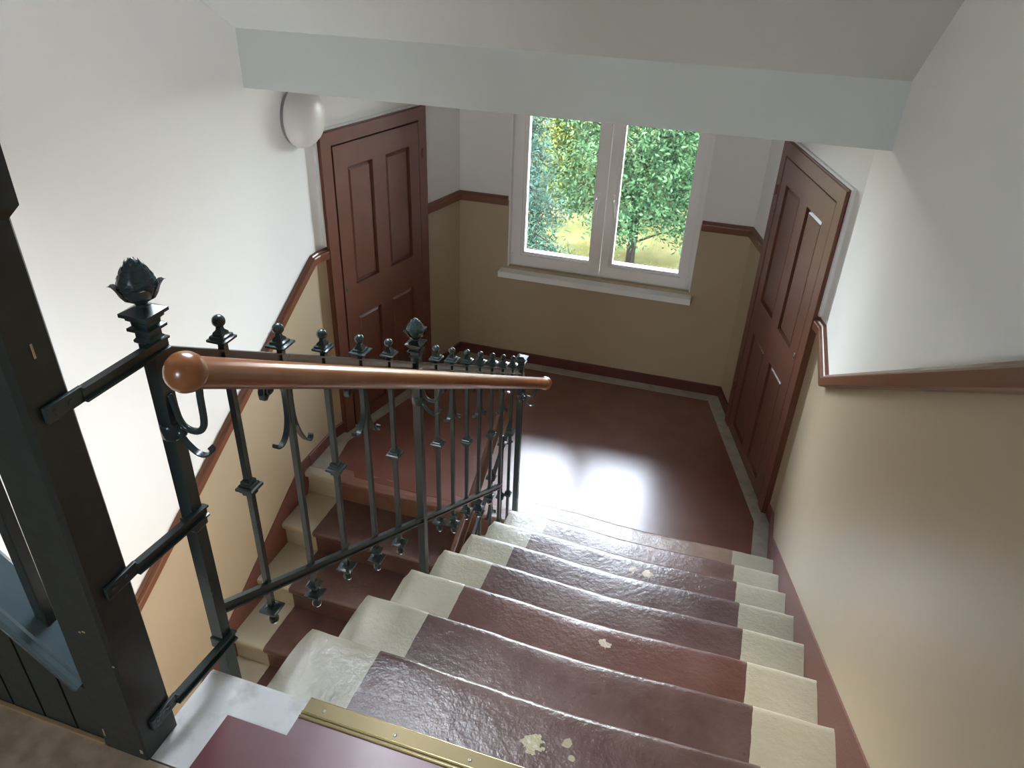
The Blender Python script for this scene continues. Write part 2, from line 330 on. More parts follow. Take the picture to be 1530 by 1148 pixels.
sweep('baseboard_back', [onL(0.40), (*BL, 0), (*BR, 0), onR(0.309)], sk, SKIRTD)
sweep('baseboard_left', [(XL, 0.03, 0), (*KL, 0), onL(1.32)], sk, SKIRT)
sweep('baseboard_right', [onR(1.28), (*KR, 0), (0, 0.0, 0)], sk, SKIRT)
# stepped skirting bands following the flights
zs = lambda y: 0.2444 - SL*y
prism('baseboard_right.001', [(0.28, 0.0), (0.28, HB), (0.2444/SL-HB/SL, HB), (YU-.02, zs(YU-.02)), (YU-.02, 1.0), (0.0, -.2)], -0.006, 0.0, SKIRT)['kind'] = 'structure'
zs2 = lambda y: HB + SL*(y+0.0574)
prism('baseboard_left.001', [(0.03, 0.0), (0.03, HB), (-.0574, HB), (-2.6, zs2(-2.6)), (-2.6, zs2(-2.6)-.35), (-.05, -.25)], XL, XL+0.006, SKIRT)['kind'] = 'structure'
sk2 = [(0, 0), (.012, 0), (.012, HB), (0, HB)]
sweep('baseboard_right.002', [(0, -2.35, ZU), (0, YR, ZU)], sk2, SKIRT)

# dado rail
dp = [(0, 0), (.016, -.003), (.020, -.010), (.030, -.014), (.032, -.020), (.032, -.056), (.026, -.061), (0, -.062)]
sweep('trim_1', [onL(0.402, HD), (*BL, HD), onB(-2.030, HD)], dp, DADO)
sweep('trim_2', [onB(-0.730, HD), (*BR, HD), onR(0.311, HD)], dp, DADO)
sweep('trim_3', [(XL, -2.9, HD+SL*(-2.9-.2877)), (XL, .2877, HD), (*KL, HD), onL(1.322, HD)], dp, DADO)
sweep('trim_4', [onR(1.275, HD), (*KR, HD), (0, -.02, HD), (0, ytop, HD+SD*(-.02-ytop)), (0, YR, HD+SD*(-.02-ytop))], dp, DADO)

# ---------------------------------------------------------------- doors
def door(name, P, sgn, d0, d1, holes):
    """P(d, z) point on the wall; sgn side of travel that faces the room; frame from d0 to d1 along the wall"""
    a = Vector(P(0)); b = Vector(P(1)); t = (b-a).normalized(); n = Vector((t.y, -t.x, 0))*sgn
    root = empty(name, P((d0+d1)/2)); root['kind'] = 'structure'
    def bx(mb, s0_, s1_, z0, z1, n0, n1, ch=0.0, mi=0):
        c = []
        for z in (z0, z1):
            for s_, nn in ((s0_, n0), (s1_, n0), (s1_, n1), (s0_, n1)): c.append(a+t*s_+n*nn+Vector((0,0,z)))
        if ch:   # chamfered front (raised field)
            for k in (2, 3, 6, 7):
                s_ = -ch if k in (2, 6) else ch; zz = ch if k < 4 else -ch
                c[k] = c[k] + t*s_ + Vector((0,0,zz))
        mb.add(c, [(0,3,2,1),(4,5,6,7),(0,1,5,4),(1,2,6,5),(2,3,7,6),(3,0,4,7)], mi)
    H = 1.895; lw = 0.075
    mb = MB(); bx(mb, d0, d0+lw, 0, H, 0, .030); bx(mb, d1-lw, d1, 0, H, 0, .034); bx(mb, d0+lw, d1-lw, 1.823, H, 0, .034)
    bx(mb, d1, d1+.006, 0, H+.004, 0, .020); bx(mb, d0, d1, H, H+.006, 0, .024)
    fr = mb.build('door_frame', BROWN, root)
    mb = MB(); bx(mb, d1+.006, d1+.020, HD+.01, H+.012, 0, .016); bx(mb, d0, d1+.020, H+.006, H+.018, 0, .014); mb.build('plaster_edge', WHITE, root)
    l0, l1 = d0+lw+.002, d1-lw-.020
    # dark rebate gap on the lock side
    mb = MB(); bx(mb, l0, d1-lw, 0.012, 1.822, 0, .004); mb.build('rebate', DARK, root)
    # leaf: stiles and rails around recessed panels
    mid = (l0+l1)/2; st = 0.090; mu = 0.115
    c0, c1, c2, c3 = l0+st, mid-mu/2, mid+mu/2, l1-st-.015
    rows = [(0.085, 0.762), (0.978, 1.682)]; top = 1.811
    leaf = MB(); F = .027
    bx(leaf, l0, c0, .010, top, .004, F); bx(leaf, c3, l1, .010, top, .004, F)
    for z0, z1 in rows: bx(leaf, c1, c2, z0, z1, .004, F)
    zz = .010
    for z0, z1 in rows + [(top, None)]:
        bx(leaf, c0, c3, zz, z0, .004, F); zz = z1
    lf = leaf.build('door_leaf', BROWN, root)
    for z0, z1 in rows:
        for p0, p1 in ((c0, c1), (c2, c3)):
            m_ = MB(); bx(m_, p0, p1, z0, z1, .004, .006); bx(m_, p0+.008, p1-.008, z0+.008, z1-.008, .006, .020, ch=.017)
            o = m_.build('door_panel', BROWN, lf)
    m_ = MB(); bx(m_, l1-.030, l1-.016, 0.955, 0.995, F, F+.002); bx(m_, l1-.026, l1-.020, 0.962, 0.975, F+.002, F+.003, mi=1); m_.build('lock_plate', [STEEL, DARK], lf)
    for z in holes:
        m_ = MB(); p = a + t*(d0+.045) + n*.034 + Vector((0,0,z)); m_.lathe(p.x, p.y, [(z-.028, .004), (z-.026, .007), (z+.026, .007), (z+.028, .004)], 8); m_.build('hinge', BROWN, root)
    return root
PL = lambda d, z=0: onL(d, z); PR = lambda d, z=0: onR(d, z)
dl = door('door_1', PL, -1, 0.402, 1.317, (1.62, .30)); dl['label'] = 'brown four-panel door on the left wall of the landing'
dr = door('door_2', PR, 1, 0.309, 1.262, (1.62, .30)); dr['label'] = 'brown four-panel door on the right wall of the landing'

# ---------------------------------------------------------------- window
win = empty('window_1', onB(-1.38, 0.76)); win['kind'] = 'structure'; win['label'] = 'white two-sash window over the landing looking onto trees'
wt = (Vector(onB(-0.8))-Vector(onB(-2.0))).normalized(); wn = Vector((wt.y, -wt.x, 0))   # wn faces the room
def wb(mb, x0, x1, z0, z1, n0, n1, mi=0):
    """box in window coordinates: x along the wall (world x), n towards the room"""
    c = []
    for z in (z0, z1):
        for x, nn in ((x0, n0), (x1, n0), (x1, n1), (x0, n1)): c.append(Vector(onB(x))+wn*nn+Vector((0,0,z)))
    mb.add(c, [(0,3,2,1),(4,5,6,7),(0,1,5,4),(1,2,6,5),(2,3,7,6),(3,0,4,7)], mi)
GLASS = bpy.data.materials.new('window_glass'); GLASS.use_nodes = True; g = GLASS.node_tree; g.nodes.clear()
go = g.nodes.new('ShaderNodeOutputMaterial'); gt = g.nodes.new('ShaderNodeBsdfTransparent'); gt.inputs[0].default_value = (.96, .985, .975, 1)
gg = g.nodes.new('ShaderNodeBsdfGlossy'); gg.inputs['Roughness'].default_value = 0.01; gm = g.nodes.new('ShaderNodeMixShader'); gf = g.nodes.new('ShaderNodeFresnel'); gf.inputs[0].default_value = 1.45
g.links.new(gf.outputs[0], gm.inputs[0]); g.links.new(gt.outputs[0], gm.inputs[1]); g.links.new(gg.outputs[0], gm.inputs[2]); g.links.new(gm.outputs[0], go.inputs[0])
nf = -0.045   # face of the fixed frame
mb = MB(); z0, z1 = 0.762, 2.295
wb(mb, -2.018, -1.985, z0, z1, nf-.07, nf); wb(mb, -0.773, -0.740, z0, z1, nf-.07, nf); wb(mb, -1.985, -0.773, z0, z0+.028, nf-.07, nf); wb(mb, -1.985, -0.773, z1-.03, z1, nf-.07, nf)
mb.build('window_frame', PVC, win)
mb = MB(); wb(mb, -2.022, -2.014, z0, z1, nf, 0.004); wb(mb, -0.744, -0.736, z0, z1, nf, 0.002); mb.build('reveal_trim', PVC, win)
for si, (xa, xb, ga, gb) in enumerate(((-1.990, -1.369, -1.916, -1.452), (-1.365, -0.770, -1.288, -0.836))):
    mb = MB(); za, zb = z0+.012, z1-.012; gz0, gz1 = .868, z1-.10; f0, f1 = nf-.055, nf+.018
    def frame(mb, x0, x1, y0, y1, X0, X1, Y0, Y1, n0, n1): wb(mb, x0, X0, y0, y1, n0, n1); wb(mb, X1, x1, y0, y1, n0, n1); wb(mb, X0, X1, y0, Y0, n0, n1); wb(mb, X0, X1, Y1, y1, n0, n1)
    frame(mb, xa, xb, za, zb, ga-.022, gb+.022, gz0-.022, gz1+.022, f0, f1)
    frame(mb, ga-.022, gb+.022, gz0-.022, gz1+.022, ga-.008, gb+.008, gz0-.008, gz1+.008, f0, f1-.008)
    frame(mb, ga-.008, gb+.008, gz0-.008, gz1+.008, ga, gb, gz0, gz1, f0, f1-.018)
    sash = mb.build('sash', PVC, win)
    mb = MB(); wb(mb, ga-.002, gb+.002, gz0-.002, gz1+.002, nf-.024, nf-.020); mb.build('pane', GLASS, sash)
    # lever handle pointing down
    hx = -1.420 if si == 0 else -1.318; tilt = -.010 if si == 0 else .022
    mb = MB(); zt = 1.325; base = Vector(onB(hx))
    wb(mb, hx-.011, hx+.011, zt-.045, zt+.030, f1, f1+.008)
    c0 = base+wn*(f1+.006)+Vector((0,0,zt-.005)); c1 = base+wn*(f1+.040)+Vector((0,0,zt-.005)); c2 = c1+Vector((0,0,-.025))+wt*tilt*.2; c3 = base+wn*(f1+.036)+wt*tilt+Vector((0,0,zt-.125))
    mb.tube([c0, c0.lerp(c1, .6), c1, c2, c3], [.009, .009, .0095, .009, .007], 10); mb.build('handle', PVC, sash, 'auto')
    hx2 = -1.998 if si == 0 else -0.762
    for hz in (.815,):
        mb = MB(); q = Vector(onB(hx2))+wn*(nf+.012); mb.lathe(q.x, q.y, [(hz-.035, .007), (hz+.035, .007)], 10); mb.build('hinge', PVC, sash, 'auto')
mb = MB(); c = []
for z, fr_ in ((.712, 0), (.742, 1)):
    for x, nn in ((-2.070, nf), (-0.720, nf), (-0.720, .068), (-2.070, .068)): c.append(Vector(onB(x))+wn*nn+Vector((0,0,z)))
mb.add(c, [(0,3,2,1),(4,5,6,7),(0,1,5,4),(1,2,6,5),(2,3,7,6),(3,0,4,7)]); wb(mb, -2.070, -0.720, .700, .742, .068, .076)
wb(mb, -2.014, -0.744, .742, .764, nf-.06, nf+.004); mb.build('window_sill', SILL, win)
# roof window in the sloping ceiling above the stairwell
w2 = empty('window_2', ((SKX0+SKX1)/2, (SKY0+SKY1)/2, soff((SKY0+SKY1)/2))); w2['kind'] = 'structure'
def sl_box(mb, x0, x1, y0, y1, n0, n1):
    mb.add([(x, y, soff(y)+n) for n in (n0, n1) for x, y in ((x0, y0), (x1, y0), (x1, y1), (x0, y1))], [(0,3,2,1),(4,5,6,7),(0,1,5,4),(1,2,6,5),(2,3,7,6),(3,0,4,7)])
mb = MB()
for q in ((SKX0, SKX0+.05, SKY0, SKY1), (SKX1-.05, SKX1, SKY0, SKY1), (SKX0+.05, SKX1-.05, SKY0, SKY0+.05), (SKX0+.05, SKX1-.05, SKY1-.05, SKY1)): sl_box(mb, *q, .10, .16)
mb.build('window_frame', PVC, w2)
mb = MB(); sl_box(mb, SKX0+.05, SKX1-.05, SKY0+.05, SKY1-.05, .125, .130); mb.build('pane', GLASS, w2)

w3 = empty('window_3', (-1.107, YR, 2.7)); w3['kind'] = 'structure'
mb = MB(); xa, xb = XL-.25+1.35, XL-.25+1.95
for q in ((xa, xa+.06, 2.7, 3.4), (xb-.06, xb, 2.7, 3.4), (xa+.06, xb-.06, 2.7, 2.76), (xa+.06, xb-.06, 3.34, 3.4)): mb.box((q[0], YR-.13, q[2]), (q[1], YR-.06, q[3]))
mb.build('window_frame', PVC, w3)
mb = MB(); mb.box((xa+.06, YR-.10, 2.76), (xb-.06, YR-.096, 3.34)); mb.build('pane', GLASS, w3)

# ---------------------------------------------------------------- stairs
def step(name, x0, x1, yf, z, depth, s, m, parent, wear=.010, nx=70, jag=True, back=True):
    """s=+1: nosing faces +y ; s=-1: nosing faces -y. yf front line of the nosing"""
    ov = .028; hb = RI+.03
    prof = [(-depth-.05, 0), (-depth*.66, 0), (-depth*.33, 0), (-.055, 0), (-.026, -.0004), (-.013, -.0016), (-.005, -.005), (-.0012, -.010), (0, -.020), (-.003, -.036), (-.010, -.043), (-.020, -.047), (-ov, -.052), (-ov-.002, -hb), (-depth-.05, -hb)]
    vs, fs = [], []; n = len(prof)
    xm = (x0+x1)/2
    for i in range(nx+1):
        x = x0+(x1-x0)*i/nx; u = (x-xm)/((x1-x0)/2); wr = wear*math.exp(-(u/.45)**2)
        for k, (py, pz) in enumerate(prof):
            fr_ = max(0, 1+py/(.16)) if k < 12 else 0
            dz = -wr*fr_ + (noise.noise(Vector((x*9, yf*7+py*9, z*5)))*.0022 if k < 9 else 0)
            dy = -wr*.8 if 4 < k < 12 else 0
            dy += noise.noise(Vector((x*22, z*9, 3.1)))*.0022 if 3 < k < 12 else 0
            dx = 0
            if jag and i == 0: dx = noise.noise(Vector((py*40, z*7, 1.7)))*.006 + (.006 if 3 < k < 11 else 0)
            if i == nx: dx = noise.noise(Vector((py*50, z*7, 9.7)))*.002
            vs.append((x+dx, yf+s*(py+dy), z+pz+dz))
    for i in range(nx):
        for j in range(n): fs.append((i*n+j, i*n+(j+1)%n, i*n+n+(j+1)%n, i*n+n+j))
    fs.append(tuple(range(n))[::-1]); k = nx*n; fs.append(tuple(range(k, k+n)))
    mb = MB(); mb.add(vs, fs); return mb.build(name, m, parent, 'auto')
upf = empty('stair_flight', (XS/2, -1.1, 0.0), 'worn maroon stair flight with cream ends, nearest the camera, beside the right wall', 'stairs', kind='thing')
CX0, CX1 = -1.117, -0.207
CRC = (0.62, 0.53, 0.36)
spotdef = {8: [(-.690, -2.139, .024, (.42,.38,.24)), (-.619, -2.113, .012, (.38,.33,.22)), (-.60, -2.15, .007, (.4,.35,.25))], 6: [(-.625, -1.534, .019, (.48,.43,.33))], 3: [(-.578, -.664, .021, (.62,.50,.33)), (-.640, -.665, .017, (.50,.38,.24))]}
base_up = step_material('maroon_and_cream_step_paint', CX0, CX1)
for k in range(1, 9):
    if k in spotdef: spots_z = RI*k; m_ = step_material('step_paint_with_chips', CX0, CX1, spotdef[k], **({} if k == 8 else dict(red=(0.098, 0.034, 0.024), red2=(0.118, 0.046, 0.034))))
    elif k <= 2: m_ = m_worn if k == 2 else step_material('worn_pale_step_paint', CX0, CX1, red=(0.22, 0.12, 0.078), red2=(0.31, 0.20, 0.13)); m_worn = m_
    else: m_ = base_up
    if k == 2: m_ = step_material('half_worn_step_paint', CX0, CX1, red=(0.12, 0.048, 0.034), red2=(0.20, 0.105, 0.075))
    step('step', XS, -0.0065, -T*(k-1), RI*k, T, 1, m_, upf)
# solid underside of the flight
n0 = -T*8
prism('underside', [(-.03, -.02), (-.03, -.2), (-.30, -.2), (n0-.05, ZU-.42), (n0-.05, ZU-.2), (n0+.25, ZU-.36)], XS+.012, -0.0065, CONC, upf)
lof = empty('stair_flight.001', ((XL+X2R)/2, -1.1, -1.53), 'shaded lower stair flight with cream ends beside the left wall, seen through the iron railing', 'stairs', kind='thing')
base_lo = step_material('lower_flight_step_paint', -2.498, -1.60)
edge_m = step_material('pale_landing_edge_paint', -2.502, -1.30, red=(0.20, 0.085, 0.060), red2=(0.25, 0.125, 0.09), cream=(.52, .48, .38))
for k in range(0, 9):
    yf = YL0 - T*k
    step('step', XL+.0065, X2R, yf, -RI*k + (.001 if k == 0 else 0), T if k else .060, -1, edge_m if k == 0 else base_lo, lof, wear=.006, nx=50, jag=False)
prism('underside', [(-.12, -.24), (YL0-T*8, -RI*8-.22), (YL0-T*8, -RI*8-.5), (-.12, -.52)], XL+.0065, X2R, CONC, lof)
mb = MB(); mb.box((XL-.1, YR-.1, -1.9), (0.1, YL0-T*8-.0, -RI*9)); struct(mb.build('floor.001', FLOOR))

# ---------------------------------------------------------------- upper landing floor
uf = struct(slab('floor.002', [(XS-.040, YU-.20), (XS-.040, YR), (0, YR), (0, YU-.02), (-.9, YU-.02), (XS-.040, YU-.02)], ZU-.25, ZU-.012, CONC))
uf2 = None
def usl(name, pts, z0, z1, m): return slab(name, pts, z0, z1, m, uf)
prof = [(YU-.215, 0), (YU-.215, -.012), (YU-.03, -.012), (YU-.03, -.19), (YU-.028, -.19), (YU-.026, -.05), (YU-.006, -.044), (YU, -.030), (YU, -.014), (YU-.004, -.004), (YU-.012, 0)]
SX = XS-.040
# stone border: front block with rounded nose and the strip along the well
p_ = [(y, ZU+z) for y, z in [(YU-.088, 0), (YU-.088, -.05), (YU-.02, -.05), (YU-.004, -.044), (YU, -.030), (YU, -.012), (YU-.004, -.003), (YU-.012, 0)]]
prism('stone_border', p_, SX, -1.1255, STONE, uf)
p_ = [(y, ZU+z) for y, z in [(YU-.040, -.004), (YU-.040, -.05), (YU-.02, -.05), (YU-.004, -.044), (YU, -.030), (YU, -.012), (YU-.004, -.006), (YU-.012, -.004)]]
prism('stone_border', p_, -1.1255, -0.0065, STONE, uf)
usl('stone_border', [(SX, -2.524), (-1.260, -2.524), (-1.260, YU-.088), (SX, YU-.088)], ZU-.012, ZU, STONE)
usl('linoleum', [(-1.260, -2.70), (-.0065, -2.70), (-.0065, YU-.040), (-1.1255, YU-.040), (-1.1255, YU-.0885), (-1.260, YU-.0885)], ZU-.012, ZU+.0022, LINO)
usl('beige_flooring', [(XL, YR), (0, YR), (0, -2.705), (-1.262, -2.705), (-1.262, -2.528), (XL, -2.528)], ZU-.012, ZU+.0005, BEIGE)
mb = MB(); mb.box((XL, YR, ZU-.25), (SX, -2.45, ZU-.0125)); o = mb.build('joist_slab', CONC, uf)
mb = MB(); mb.box((SX-.20, -2.46, ZU-.3), (SX-.001, -2.37, ZU-.2)); mb.build('trimmer', CONC, uf)
# brass-coloured nosing strip
ns = empty('stair_nosing', (-.56, YU-.02, ZU), 'brass-coloured metal edge strip screwed along the top step in front of the burgundy linoleum', 'metal strip')
p_ = [(y, ZU+z) for y, z in [(YU-.047, -.002), (YU-.047, .0035), (YU-.041, .0045), (YU-.040, .0025), (YU-.037, .0025), (YU-.0365, .0045), (YU-.031, .0045), (YU-.030, .0015), (YU+.001, .0015), (YU+.0035, -.001), (YU+.0035, -.026), (YU+.001, -.026), (YU+.001, -.0035), (YU-.040, -.0035)]]
prism('metal_plate', p_, -1.125, -0.008, GOLD, ns)
mb = MB(); mb.tube([(-1.1249, YU+.0025, ZU-.0005), (-.0085, YU+.0025, ZU-.0005)], .0017, 8); mb.build('bright_front_edge', GOLDL, ns)
for yy in (-.0440, -.0337):
    mb = MB(); mb.tube([(-1.1249, YU+yy, ZU+.0042), (-.0085, YU+yy, ZU+.0042)], .0022, 8); mb.build('raised_bead', GOLDL, ns)
for i in range(8):
    x = -1.084+.1575*i
    if x > -.02: break
    mb = MB(); mb.lathe(x, YU-.017, [(ZU+.0010, .0042), (ZU+.0022, .0040), (ZU+.0027, .0025), (ZU+.0020, .0012)], 12); mb.build('screw', STEEL, ns, 'auto')

# ---------------------------------------------------------------- iron railing
RX = XRAIL
topz = lambda y: 1.715 + .572*(-1.284-y)
lowz = lambda y: 1.078 + .5926*(-1.265-y)
hand = lambda y: 0.902 + (2.277-.902)/(2.304+.051)*(.051-y)
CH = [(-.0050,-.0120),(.0085,-.0120),(.0085,-.0080),(.0030,-.0070),(.0030,.0070),(.0085,.0080),(.0085,.0120),(-.0050,.0120)]
rl = empty('iron_railing', (RX, -1.2, RI), 'dark green iron railing with round orange-brown handrail, in the middle of the stairwell', 'railing')
def finial_ball(mb, x, y, zb, up=1, h=.021):
    """ball at zb, stepped square cap beneath (up=1) or above (up=-1)"""
    mb.ball((x, y, zb), .0125, 14)
    pr = [(-.010, .0045), (-.017, .0055), (-.022, .0100), (-.026, .0105), (-.028, .0150), (-.032, .0155), (-.034, h), (-.0385, h), (-.041, .014), (-.046, .0085)]
    pr = [(zb+up*a, b) for a, b in pr]
    if up > 0: pr = pr[::-1]
    mb.square_stack(x, y, pr)
def knob(mb, x, y, zc, s=1.0):
    mb.square_stack(x, y, [(zc-.022*s, .0075), (zc-.018*s, .0115*s), (zc-.012*s, .0115*s), (zc-.010*s, .0150*s), (zc-.005*s, .0155*s), (zc-.003*s, .0205*s), (zc+.003*s, .0205*s), (zc+.005*s, .0155*s), (zc+.010*s, .0150*s), (zc+.012*s, .0115*s), (zc+.018*s, .0115*s), (zc+.022*s, .0075)])
def scroll_pts(y, zt, s):
    """one half of the lyre scroll on a bar; s=+1/-1 side in y, zt = underside of the top rail"""
    sl = -.572*s   # rail slope carried by the volute
    cy, cz = .066, -.054
    pts = []
    for i in range(15):     # volute, from the eye outwards
        a = math.radians(60 - i*34); r = .007 + .0011*i
        pts.append((cy + r*math.cos(a), cz + r*math.sin(a)))
    pts += [(.036, -.030), (.018, -.046), (.0105, -.070), (.010, -.110), (.012, -.140), (.019, -.168), (.031, -.192), (.046, -.207), (.060, -.211), (.068, -.205), (.066, -.198)]
    return [(y+s*a, zt+b+sl*min(a, .06)*.85) for a, b in pts]
def smooth_pts(p, sub=3):
    out = []
    for i in range(len(p)-1):
        p0, p1, p2, p3 = p[max(i-1,0)], p[i], p[i+1], p[min(i+2, len(p)-1)]
        for j in range(sub):
            t = j/sub; out.append(tuple(.5*((2*p1[k]) + (-p0[k]+p2[k])*t + (2*p0[k]-5*p1[k]+4*p2[k]-p3[k])*t*t + (-p0[k]+3*p1[k]-3*p2[k]+p3[k])*t**3) for k in range(len(p1))))
    out.append(tuple(p[-1])); return out
def baluster(root, x, y, zt, zl_, kind, zball, zk=None, zbot=None, foot=None):
    zb_ = zbot if zbot is not None else zl_-.110
    mb = MB(); mb.box((x-.0065, y-.0065, (foot if foot is not None else zb_+.012)), (x+.0065, y+.0065, zball-.040)); b = mb.build('baluster', IRON, root)
    mb = MB(); finial_ball(mb, x, y, zball, 1, .0225 if kind else .0195); mb.build('ball_finial', IRON, b, 'auto')
    if foot is None:
        mb = MB(); finial_ball(mb, x, y, zb_, -1, .0215)
        if kind: mb.square_stack(x, y, [(zb_+.060, .008), (zb_+.066, .016), (zb_+.071, .016), (zb_+.074, .012), (zb_+.082, .008)])
        mb.build('drop_finial', IRON, b, 'auto')
    if zk is not None:
        mb = MB(); knob(mb, x, y, zk); mb.build('knob', IRON, b)
    if kind:
        for s in (1, -1):
            mb = MB(); mb.ribbon([(x, a, c) for a, c in smooth_pts(scroll_pts(y, zt-.012, s), 2)], .013, .0042); mb.build('scroll', IRON, b, 'auto')
    return b
specs = [(-2.114, 0, 1.874, 1.473), (-1.942, 1, None, 1.350), (-1.782, 0, 1.681, 1.294), (-1.612, 1, None, 1.170), (-1.455, 0, 1.496, 1.095),
         (-1.126, 0, 1.311, .912), (-.988, 1, None, .785), (-.842, 0, 1.128, .735), (-.698, 1, None, .630), (-.548, 0, .965, .583), (-.405, 1, None, None), (-.259, 0, .786, None)]
for (y, kd, zk, zb_) in specs:
    zball = 1.698 + .576*(-1.133-y)
    ft = None
    if zb_ is None: ft = .335 if kd else .168
    b = baluster(rl, RX, y, topz(y), lowz(y), kd, zball, zk, zb_, ft)
    if ft is not None and not kd:
        mb = MB(); knob(mb, RX, y, .405, .85); mb.build('knob', IRON, b)
    if ft is not None and kd:
        mb = MB(); mb.square_stack(RX, y, [(.32, .0095), (.352, .0095), (.356, .0065)]); mb.build('foot', IRON, b)
mb = MB(); mb.bar((RX-.001, -2.262, topz(-2.262)), (RX-.001, -.12, topz(-.12)), CH); mb.build('top_rail', IRON, rl)
mb = MB(); mb.bar((RX+.004, -2.270, lowz(-2.270)), (RX+.004, -.398, lowz(-.398)), CH); mb.build('lower_rail', IRON, rl)
# handrail with ball end
HX = XS+.05
mb = MB(); pts = [(HX, -2.304+(.051+2.304)*i/30, hand(-2.304+(.051+2.304)*i/30)) for i in range(31)]; mb.tube(pts, .0275, 24); hr = mb.build('handrail', WOOD, rl, 'auto')
mb = MB(); mb.ball((HX, -2.304, 2.277), .0345, 28); mb.build('end_ball', WOOD, hr, True)
mb = MB(); mb.tube([(HX, .030, hand(.03)), (HX, .036, hand(.036)), (HX, .046, hand(.046)), (HX, .052, hand(.052))], [.0285, .034, .034, .0285], 24); mb.ball((HX, .062, hand(.062)), .029, 20); mb.build('end_ball', WOOD, hr, 'auto')
def acorn(mb, x, y, z0, s=1.0):
    """pine-cone finial; z0 = top of the cap plate"""
    n, m_ = 30, 26; vs, fs = [], []
    prof = [(0, .010), (.006, .009), (.012, .013), (.018, .020), (.026, .0255), (.034, .0275), (.042, .0270), (.050, .0245), (.058, .0205), (.066, .0155), (.074, .0095), (.080, .0035), (.082, .0004)]
    for i, (z, r) in enumerate(prof):
        for j in range(n):
            a = 2*math.pi*j/n
            bulge = 1 + (.10*abs(math.sin(a*4 + i*.9)) if i > 4 else .06*math.cos(a*4)) * (1 if 2 < i < 11 else 0)
            vs.append((x+r*s*bulge*math.cos(a), y+r*s*bulge*math.sin(a), z0+z*s))
    for i in range(len(prof)-1):
        for j in range(n): fs.append((i*n+j, i*n+(j+1)%n, i*n+n+(j+1)%n, i*n+n+j))
    fs.append(tuple(range(n))[::-1]); k = (len(prof)-1)*n; fs.append(tuple(range(k, k+n))); mb.add(vs, fs)
    # scales on the cone
    for row in range(6):
        zz = .036+row*.0072; rr = np.interp(zz, [p[0] for p in prof], [p[1] for p in prof])
        for q in range(8):
            a = 2*math.pi*(q+(row%2)*.5)/8; d = Vector((math.cos(a), math.sin(a), 0)); t_ = Vector((-math.sin(a), math.cos(a), 0)); c = Vector((x, y, z0+zz*s))+d*rr*s*1.04; wd = rr*.33*s
            mb.add([c-t_*wd, c+d*.0016*s+Vector((0,0,.001)), c+t_*wd, c+Vector((0,0,.0075*s))-d*.0022, c-Vector((0,0,.005*s))], [(0,1,3),(1,2,3),(0,4,1),(1,4,2),(0,3,2,4)])
    # cup leaves turned outwards
    for q in range(4):
        a = math.pi/4 + q*math.pi/2; d = Vector((math.cos(a), math.sin(a), 0)); t_ = Vector((-math.sin(a), math.cos(a), 0)); O = Vector((x, y, z0))
        rows = [(.010, .012, .006), (.018, .0225, .014), (.028, .0285, .017), (.036, .0320, .014), (.041, .0370, .008), (.0405, .0400, .002)]
        vs = []
        for z, r, wd in rows: vs += [O+d*(r*s*.97)-t_*wd*s+Vector((0,0,z*s)), O+d*((r+.0025)*s)+Vector((0,0,z*s)), O+d*(r*s*.97)+t_*wd*s+Vector((0,0,z*s))]
        k = len(vs); vs += [v-d*.0028*s for v in vs]; fs = []
        for i in range(len(rows)-1):
            for j in range(2):
                fs.append((i*3+j, i*3+j+1, i*3+4+j, i*3+3+j)); fs.append((k+i*3+j, k+i*3+3+j, k+i*3+4+j, k+i*3+j+1))
        mb.add(vs, fs)
def pole(root, x, y, zfoot, half, zplate, s=1.0, zcol=None, bracket=True, cone=True):
    """square newel pole with moulded cap; zplate = top of the cap plate"""
    h = half
    mb = MB(); mb.box((x-h, y-h, zfoot), (x+h, y+h, zplate-.060*s)); p = mb.build('newel_pole', IRON, root)
    mb = MB(); mb.square_stack(x, y, [(zplate-.062*s, h), (zplate-.058*s, h*1.28), (zplate-.054*s, h*1.30), (zplate-.050*s, h*1.05), (zplate-.040*s, h*1.05), (zplate-.037*s, h*1.62), (zplate-.032*s, h*1.62), (zplate-.029*s, h*1.15), (zplate-.022*s, h*1.20), (zplate-.018*s, h*1.55), (zplate-.012*s, h*1.55), (zplate-.011*s, h*2.0), (zplate-.005*s, h*2.0), (zplate-.002*s, h*1.5), (zplate+.003*s, h*.75)])
    mb.build('cap', IRON, p)
    if cone:
        mb = MB(); acorn(mb, x, y, zplate+.001, s*1.02); mb.build('pine_cone_finial', IRON, p, 'auto')
    if bracket:
        zr_ = hand(y) - .027
        mb = MB(); q = [(x+h-.002, zcol+.075), (x+h+.004, zcol+.055), (x+h+.008, zcol+.028), (x+h+.018, zcol+.012), (x+h+.034, zcol+.008), (x+h+.050, zcol+.014), (x+h+.060, zcol+.034), (HX-.004, zr_-.020), (HX, zr_+.010)]
        mb.tube([(a, y, c) for a, c in smooth_pts(q, 4)], .0062, 10); mb.build('handrail_bracket', IRON, p, True)
        mb = MB(); mb.lathe(x, y, [(zcol-.016, h*1.2), (zcol-.012, h*1.45), (zcol+.012, h*1.45), (zcol+.016, h*1.2)], 16)
        mb.ball((x+h+.006, y, zcol-.002), .0105, 14); mb.build('collar', IRON, p, 'auto')
        mb = MB(); q = [(x+h+.004, zcol-.008), (x+h+.014, zcol-.024), (x+h+.030, zcol-.038), (x+h+.046, zcol-.041), (x+h+.060, zcol-.034), (x+h+.066, zcol-.024), (x+h+.061, zcol-.018)]
        mb.ribbon([(a, y, c) for a, c in smooth_pts(q, 3)], .012, .0035, Vector((0,1,0))); mb.build('bracket_leaf', IRON, p, 'auto')
    return p
pole(rl, RX, -2.280, 1.20, .0133, 2.366, 1.0, 2.130)
pole(rl, RX, -1.277, .60, .0130, 1.800, .92, 1.585)
